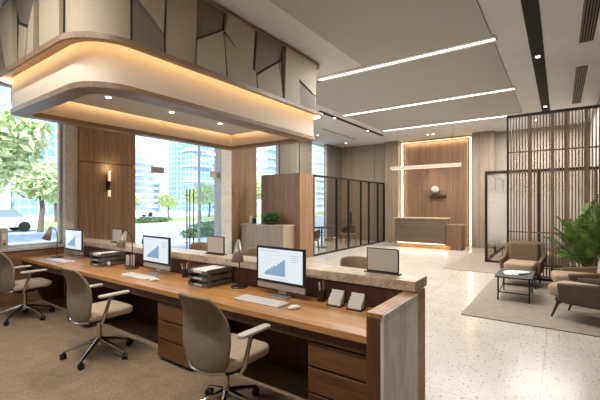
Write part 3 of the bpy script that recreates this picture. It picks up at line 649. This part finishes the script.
# glass-walled room on the left
def gframe(name, label, pts_y, x, zt_, cat='partition'):
    t = thing(name, label, cat); f = MB()
    f.box(x - .03, x + .03, pts_y[0], pts_y[-1], zt_ - .06, zt_); f.box(x - .03, x + .03, pts_y[0], pts_y[-1], 0, .05)
    f.build('rail', 'frame', t)
    for y in pts_y: MB().box(x - .03, x + .03, y - .025, y + .025, .05, zt_ - .06).build('mullion', 'frame', t)
    for a, c in zip(pts_y, pts_y[1:]): MB().box(x - .005, x + .005, a + .025, c - .025, .05, zt_ - .06).build('pane', 'pglass', t)
    return t
t = gframe('glass_partition', 'black-framed glass partition of the small room left of the reception desk', [9.33, 10.75, 11.6, 12.6, 13.3, 14.15, 14.8], -6.14, 2.5)
MB().box(-6.11, -6.07, 11.66, 11.72, .9, 1.3).build('door_handle', 'frame', t)
def make_lounge_chair(mat, seat):
    t = thing('lounge_chair', '', 'chair', (0, 0, 0), 0, 'chairs in the glass-walled room')
    def fn(u, v):
        a = R(180 + 180 * u) + PI; return (.27 * math.cos(a), .24 * math.sin(a) - .0, .47 + .3 * v * (.55 + .45 * math.sin(PI * u))), (math.cos(a), math.sin(a), 0)
    MB().grid(fn, 18, 4, .04).build('backrest', mat, t, smooth=True, sub=1); MB().prism(rrect(-.27, .27, -.27, .22, (.1,) * 4, 6), .38, .47).build('seat', seat, t, bev=.02)
    for sx in (-1, 1):
        for sy in (-1, 1): MB().cyl((sx * .2, sy * .18, .38), (sx * .24, sy * .22, 0), .013, .01, 8).build('leg', 'darkwood', t)
    return t
a0 = make_lounge_chair('greyfab', 'tanfab'); a0.location = (-6.75, 10.2, 0); a0.rotation_euler = (0, 0, R(-60)); a0['label'] = 'low chair with tan seat behind the first glass pane'
dup(a0, (-6.85, 12.9, 0), R(-120), 'dark low chair farther inside the glass-walled room')
t = thing('round_table', 'small dark round table inside the glass-walled room', 'table', (-7.2, 11.5, 0)); MB().lathe([(.38, .71), (.4, .72), (.4, .735), (.38, .745)], n=32).build('top', 'darkwood', t); MB().cyl((0, 0, 0.02), (0, 0, .71), .03).lathe([(.22, 0), (.22, .015), (.04, .03)]).build('pedestal', 'frame', t, smooth=True)
lamp('AREA', 'room_light', (-7.1, 11.8, CE - .1), 70, WARM, 1.2, 2.0)

# ------------------------------------------------------------------ reception desk at the back
t = thing('reception_desk', 'distant reception desk with dark ribbed front and a glowing wooden base', 'reception desk', (0, 0, 0))
m_ = wood('ribbed_front', '665848', '4f4236', 'x', .5); 
MB().box(-5.07, -3.27, 13.3, 13.95, .2, 1.06).build('front_block', m_, t); MB().box(-5.09, -3.25, 13.28, 13.97, 1.06, 1.10).build('top', 'credenza', t)
MB().box(-3.27, -2.75, 13.42, 14.0, 0, .84).build('side_cabinet', 'feature', t); MB().box(-3.27, -2.72, 13.40, 14.02, .84, .88).build('side_top', 'canopy_wood', t)
MB().box(-5.0, -3.1, 13.36, 13.9, 0, .13).build('plinth', 'oak_cap', t); MB().box(-5.0, -3.3, 13.33, 13.35, .165, .19).build('light_strip', 'ledwall', t)
lamp('AREA', 'base_light', (-4.1, 13.34, .17), 8, WARM, 1.8, .04, (R(-12), 0, 0), parent=t)
t = thing('pendant_light', 'long slim bar pendant hanging in front of the wooden reception wall', 'pendant light', (0, 0, 0)); MB().box(-4.95, -2.6, 12.52, 12.64, 2.82, 2.93).build('bar', 'card', t); MB().box(-4.9, -2.65, 12.56, 12.6, 2.816, 2.82).build('diffuser', base('dim_linear_diffuser', 'ffffff', .5, emit='fff0da', estr=1.6), t)
for x in (-4.7, -2.85): MB().cyl((x, 12.58, 2.93), (x, 12.58, CE), .006, n=6).build('cable', 'frame', t)
lamp('AREA', 'bar_light', (-3.78, 12.58, 2.80), 12, NEUT, 2.2, .04, parent=t)
tag(MB().box(-4.22, -3.58, 14.6, 14.8, 1.89, 1.93).build('wall_shelf', 'darkwood'), 'small dark shelf on the wooden reception wall', 'shelf')
t = thing('sculpture', 'round pale sculpture on a dark stand on the wall shelf', 'sculpture', (-3.98, 14.7, 1.93)); 
bm_ = MB(); bm_.lathe([(.004, -.15)] + [(.15 * math.cos(R(a)), .15 * math.sin(R(a))) for a in range(-80, 81, 10)] + [(.004, .15)], (0, 0, .22), 24); bm_.build('ball', 'card', t, smooth=True); MB().lathe([(.1, 0), (.1, .02), (.02, .04), (.03, .08)], n=20).build('stand', 'darkwood', t, smooth=True)
MB().box(.1, .3, -.06, .06, 0, .03).build('book', 'darkwood', t)

# ------------------------------------------------------------------ meeting room at the right
t = thing('meeting_room_glazing', 'black-framed frosted glass box behind the slatted screen', 'partition')
f = MB(); f.box(-1.69, .76, 11.17, 11.23, 2.43, 2.5); f.box(-1.69, .76, 11.17, 11.23, 0, .06); f.box(-1.69, -1.63, 11.2, 14.8, 2.43, 2.5); f.box(-1.69, -1.63, 11.2, 14.8, 0, .06); f.build('rail', 'frame', t)
for x in (-1.66, -.45, .7): MB().box(x - .03, x + .03, 11.17, 11.23, .06, 2.43).build('post', 'frame', t)
for y in (12.9, 14.77): MB().box(-1.69, -1.63, y - .03, y + .03, .06, 2.43).build('post', 'frame', t)
for x0, x1 in ((-1.63, -.48), (-.42, .67)): MB().box(x0, x1, 11.195, 11.205, .06, 2.43).build('pane', 'film', t)
for y0, y1 in ((11.23, 12.87), (12.93, 14.74)): MB().box(-1.665, -1.655, y0, y1, .06, 2.43).build('pane', 'film', t)
t = thing('meeting_table', 'dark meeting table behind the slatted screen', 'table', (-.35, 12.9, 0.0)); MB().box(-.5, .5, -.9, .9, .70, .74).build('top', 'darkwood', t, bev=.01); 
for sx in (-1, 1):
    for sy in (-1, 1): MB().box(sx * .4 - .03, sx * .4 + .03, sy * .8 - .03, sy * .8 + .03, 0, .7).build('leg', 'frame', t)
for i, (x, y, r) in enumerate(((-.55, 11.75, 180), (.05, 11.75, 180), (.48, 12.7, 90), (-1.2, 12.7, -90))):
    dup(a0, (x, y, 0), R(r), ('dark meeting chair left of two at the near end of the meeting table', 'dark meeting chair right of two at the near end of the meeting table', 'dark meeting chair on the right side of the meeting table', 'dark meeting chair on the left side of the meeting table')[i])['group'] = 'chairs round the meeting table'
lamp('AREA', 'room_light', (-.4, 13, CE - .1), 230, NEUT, 1.6, 2.2)
# screen
SX0, SX1, SY, SZ = -.93, .72, 9.17, 3.53
t = thing('slatted_screen', 'tall brown screen of vertical wooden slats behind the armchairs', 'screen', (0, 0, 0))
b_ = MB(); x = SX0 + .06
while x < SX1 - .03: b_.box(x - .011, x + .011, SY - .03, SY + .03, .05, SZ - .05); x += .0535
b_.build('slats', 'slat', t)
b_ = MB()
for z in (.08, 1.0, 2.72): b_.box(SX0, SX1, SY - .012, SY + .012, z - .014, z + .014)
b_.box(SX0, SX1, SY - .012, SY + .012, .25, .27); b_.build('cross_rails', 'slat', t)
for x in (-.52, -.125, .1, .42): MB().box(x - .03, x + .03, SY - .04, SY + .04, .05, SZ - .05).build('post', 'slat', t)
MB().box(SX0 - .02, SX0 + .02, SY - .045, SY + .045, 0, SZ).box(SX1 - .02, SX1 + .02, SY - .045, SY + .045, 0, SZ).box(SX0, SX1, SY - .045, SY + .045, SZ - .05, SZ).box(SX0, SX1, SY - .045, SY + .045, 0, .05).build('frame', 'darkwood', t)

# ------------------------------------------------------------------ lounge
def make_armchair(outer, inner, cush, label, loc, rz, sx_=.83):
    """faces local -Y"""
    t = thing('armchair', label, 'armchair', loc, rz, 'armchairs on the rug'); t.scale = (sx_, 1, 1); Wd, D = .39, .36
    path = []
    for k in range(41):
        s_ = k / 40; 
        if s_ < .3: path.append((-Wd, -D + .11 + (s_ / .3) * (2 * D - .31), (-1, 0)))
        elif s_ > .7: path.append((Wd, D - .2 - ((s_ - .7) / .3) * (2 * D - .31), (1, 0)))
        else:
            a = PI - (s_ - .3) / .4 * PI; c, q = math.cos(a), math.sin(a); e_ = .45
            path.append((Wd * math.copysign(abs(c) ** e_, c), D - .2 + .2 * abs(q) ** e_, (c, q)))
    def hgt(s_):
        u_ = min(1, max(0, (.19 - abs(s_ - .5)) / .11)); u_ = u_ * u_ * (3 - 2 * u_); return .54 - .04 * max(0, abs(s_ - .5) - .19) / .28 + .28 * u_
    def fn(u, v):
        i = u * 40; k = min(39, int(i)); f_ = i - k; p, q = path[k], path[k + 1]; x = p[0] + (q[0] - p[0]) * f_; y = p[1] + (q[1] - p[1]) * f_
        nn = p[2]; h = hgt(u); z = .24 + (h - .24) * v; lean = .10 * v * v * (1 if .3 < u < .7 else .15); tap = 1 - .06 * (1 - v)
        return (x * tap + nn[0] * lean * .4, y * tap + nn[1] * lean, z), (nn[0], nn[1], -.1)
    MB().grid(fn, 40, 8, .075).build('shell', outer, t, smooth=True, sub=1)
    MB().prism(rrect(-.31, .31, -.42, .26, (.05, .05, .1, .1), 6), .29, .45).build('seat_cushion', cush, t, bev=.045, seg=4)
    MB().box(-.315, .315, .13, .28, .40, .84, Matrix.Translation((0, .0, 0)) @ Matrix.Rotation(R(-9), 4, 'X')).build('back_cushion', inner, t, bev=.05, seg=4)
    MB().box(-.33, .33, -.30, .28, .22, .30).build('base_frame', outer, t, bev=.02)
    for sx in (-1, 1):
        for sy, ex in ((-1, -.06), (1, .05)): MB().cyl((sx * .29, sy * .26, .24), (sx * .33, sy * .28 + ex, .0), .024, .013, 10).build('leg', 'darkwood', t, smooth=True)
    return t
make_armchair('brownfab', 'brownfab', 'tanfab', 'brown armchair facing the camera between the coffee table and the slatted screen', (-.62, 8.45, .014), R(-4))
make_armchair('brownfab', 'tanfab', 'tanfab', 'tan armchair under the palm, partly hidden by the nearest armchair', (.31, 7.45, .014), R(-84))
make_armchair('greyfab', 'tanfab', 'tanfab', 'nearest grey-brown armchair seen from its side, cut off by the right edge', (.32, 6.38, .014), R(-112))
t = thing('coffee_table', 'low dark coffee table with magazines in front of the brown armchair', 'coffee table', (-.62, 7.25, .014))
MB().prism(rrect(-.27, .27, -.46, .46, (.06,) * 4, 6), .375, .40).build('top', 'darkwood', t, bev=.006)
for sx in (-1, 1):
    for sy in (-1, 1): MB().cyl((sx * .22, sy * .38, .375), (sx * .22, sy * .40, 0), .014, .011, 10).build('leg', 'frame', t, smooth=True)
MB().box(-.22, .22, -.385, -.37, .12, .135).box(-.22, .22, .37, .385, .12, .135).box(-.225, -.21, -.38, .38, .12, .135).box(.21, .225, -.38, .38, .12, .135).build('stretcher', 'frame', t)
mag = base('magazine_cover', 'dfe4e2', .4); v = coords(mag); setc(mag, ramp(mag, noise(mag, v, 16, 3), [(.4, 'e8e6e0'), (.52, 'c9d6d4'), (.6, '7f9a98'), (.66, 'eceae4')]))
for i, (x, y, z, r, lb) in enumerate(((-.68, 7.12, 0, 12, 'open white magazine on the near side of the coffee table'), (-.55, 7.35, 0, -20, 'white magazine on the far side of the coffee table'), (-.62, 7.24, .012, 50, 'top magazine lying across the two others'))):
    t = thing('magazine', lb, 'magazine', (x, y, .415 + z), R(r), 'magazines on the coffee table'); MB().box(-.1, .1, -.14, .14, 0, .010).build('pages', 'paper', t); MB().box(-.102, .102, -.142, .142, .010, .012).build('cover', mag, t)
# palm
t = thing('potted_palm', 'bushy green potted palm in front of the slatted screen', 'plant', (.41, 8.56, .014))
MB().lathe([(.13, 0), (.17, .05), (.19, .36), (.17, .36), (.16, .30)], n=28).build('pot', 'pot', t, smooth=True); MB().lathe([(.16, .30), (.158, .33), (.01, .34)]).build('soil', 'soil', t)
rd = random.Random(11); fr = MB(); st = MB()
for k in range(40):
    az = rd.uniform(0, 2 * PI); el = R(89) - abs(rd.gauss(0, 1)) * R(17); ln = (.5 + .95 * math.sin(el) ** 4) * rd.uniform(.6, 1.05); u = Vector((math.cos(az), math.sin(az), 0)); pts = []; ln *= (.72 if u.x < -.2 else 1)
    p = Vector((rd.uniform(-.06, .06), rd.uniform(-.06, .06), .34)); d_ = u * math.cos(el) + Vector((0, 0, 1)) * math.sin(el)
    stem_h = rd.uniform(.15, .35) if el > R(50) else .1
    for i in range(17):
        pts.append(p.copy()); p = p + d_ * ln / 16; d_ = (d_ + Vector((0, 0, -.01 - .0055 * i * (.4 + math.cos(el)))) + u * .015).normalized()
        if p.y + 8.56 > 9.05: p.y = 9.05 - 8.56
        if p.x > .33: p.x = .33
    st.tube(pts, [.006] * 8 + [.004] * 9, 5)
    for i in range(6, 17):
        a = pts[i]; tg = (pts[min(16, i + 1)] - pts[i - 1]).normalized(); side = tg.cross(Vector((0, 0, 1)))
        if side.length < .01: continue
        side.normalize(); ll = .25 * math.sin(PI * (i - 2) / 16.5) + .04
        for sg in (-1, 1):
            for o_ in (0, .5):
                b0 = a + tg * ln / 16 * o_; dr = (side * sg + tg * .75 + Vector((0, 0, .1 + rd.uniform(-.12, .12)))).normalized(); mid = b0 + dr * ll * .5; tip = b0 + dr * ll + Vector((0, 0, -.06)); wv = tg * .012 + Vector((0, 0, .003))
                for q_ in (mid, tip):
                    q_.y = min(q_.y, 9.08 - 8.56); q_.x = min(q_.x, .34)
                V_ = [fr.bm.verts.new(q_) for q_ in (b0, mid + wv, tip, mid - wv)]; fr.face(V_)
fr.build('fronds', 'palm', t); st.build('stems', 'stem', t)

# ------------------------------------------------------------------ outdoors
struct(MB().box(-140, -7.3, -60, 160, -.4, -.15).build('ground_outside', 'pave'))
tag(MB().box(-29, -11.5, -60, 160, -.15, -.13).build('road', 'road'), 'pale road running past the entrance outside', 'road')
tag(MB().box(-44, -30, -60, 160, -.15, -.13).build('lawn', 'lawn'), 'yellow-green lawn beyond the road', 'lawn')
def make_tree():
    t = thing('street_tree', '', 'tree', (0, 0, 0), 0, 'street trees outside'); MB().tube([(0, 0, 0), (.1, .05, 1.2), (0, 0, 2.4), (.1, 0, 3.2)], [.14, .11, .09, .05], 8).build('trunk', 'bark', t, smooth=True)
    b_ = leaves(1500, 1.5, 1.7, 1.0, .17, (0, 0, 2.6), 5); b2 = leaves(700, 1.0, 1.0, .8, .17, (.5, .9, 3.1), 6); me = bpy.data.meshes.new('x'); b2.bm.to_mesh(me); b_.bm.from_mesh(me); b2.bm.free(); b_.build('crown', 'tree', t); return t
tr0 = make_tree()
spots = [(-19, 4.0, 1.45, 'tree outside at the left edge of the large window'), (-26, 9.0, 1.2, 'tree outside right behind the farthest desk lamp'), (-33, 18.4, .8, 'tree just visible at the left of the glazed entrance'), (-36, 25.0, .75, 'small tree in the middle of the glazed entrance view'), (-31, 25.3, 1.0, 'full tree right of the door handles'), (-38, 32.5, 1.05, 'tree behind the right leaf of the glazed entrance'), (-32, 35.0, 1.4, 'tree seen in the narrow window behind the credenza'), (-40, 15.2, 1.1, 'tree across the road, left of the stone pilaster'), (-40, 9.3, 1.3, 'tree on the lawn, far left behind the nearer ones')]
for i, (x, y, s_, lb) in enumerate(spots):
    c = tr0 if i == 0 else copy_tree(tr0); c.location = (x, y, -.13); c.rotation_euler = (0, 0, i * 1.3); c.scale = (s_,) * 3; c['label'] = lb
for i, (x, y, sx, sy, lb) in enumerate(((-15.5, 13.0, .7, 1.6, 'dark hedge outside at the foot of the door handles'), (-20, 17.6, .8, 2.2, 'dark hedge outside beyond the door handles'), (-31, 19.5, .6, 2.6, 'low hedge outside at the left of the entrance'))):
    tag(leaves(1500, sx, sy, .35, .09, (x, y, .1), 20 + i).build('hedge', 'hedge'), lb, 'hedge', 'hedges outside')
def building(label, x, y0, y1, h, mt, slabs=0, dep=3):
    t = thing('office_tower', label, 'building', (x, y0, -.15), 0, 'buildings across the street'); MB().box(-dep, 0, 0, y1 - y0, 0, h).build('facade', mt, t)
    if slabs:
        b_ = MB(); z = slabs
        while z < h: b_.box(-dep, .9, -.3, y1 - y0 + .3, z, z + .35); z += slabs
        b_.build('floor_slabs', 'slab', t)
    MB().box(-dep * .7, -dep * .3, (y1 - y0) * .3, (y1 - y0) * .7, h, h + 2).build('roof_plant', 'slab', t)
building('pale building with balconies at the far left of the large window', -62, 4, 17.4, 30, 't_pale', 2.2)
building('blue glass tower behind the left tree', -60, 18.2, 23.4, 60, 't_blue')
building('white building with dark windows left of the pilaster', -52, 21, 30, 45, 't_white')
building('white balconied block at the left of the entrance view', -60, 33.0, 38.5, 9.8, 't_pale', 1.1)
building('slim blue-grey tower in the middle of the entrance view', -75, 54.2, 56.6, 40, 't_blue')
building('low pale block between the slim tower and the balconied block', -80, 44.0, 53.0, 7, 't_pale', 1.3)
building('blue glass tower right of the door handles', -62, 48.6, 53.6, 40, 't_blue', 3.2)
building('white block at the right edge of the entrance view', -66, 58.5, 65.5, 40, 't_white', 2.4)
building('pale tower behind the credenza window, left half', -62, 66.8, 71, 50, 't_pale', 2.2)
building('blue tower behind the credenza window, right half', -84, 96, 110, 60, 't_blue', 3)
building('white balconied tower seen in the tall window by the back wall', -60, 88, 97.5, 26, 't_pale', 1.8)
def make_car():
    t = thing('car', '', 'car', (0, 0, 0), 0, 'parked white cars')
    MB().prism([(-2.2, .3), (-2.25, .75), (-1.3, .9), (1.3, .92), (2.15, .75), (2.2, .3)], -.85, .85, lambda a, b2, d_: (a, d_, b2)).build('body', 'carpaint', t, bev=.05, seg=3)
    MB().prism([(-1.3, .88), (-.8, 1.4), (.9, 1.42), (1.5, .88)], -.72, .72, lambda a, b2, d_: (a, d_, b2)).build('cabin', 'carglass', t, bev=.05, seg=3)
    for sx in (-1.35, 1.35):
        for sy in (-.78, .78): MB().cyl((sx, sy - .1, .32), (sx, sy + .1, .32), .32, n=20).build('wheel', 'black', t)
    return t
car0 = make_car(); car0.location = (-28, 7.2, -.13); car0.rotation_euler = (0, 0, R(90)); car0['label'] = 'white car on the road seen through the large window'
dup(car0, (-47, 27.8, -.15), R(90), 'white car beyond the lawn at the left of the entrance view')
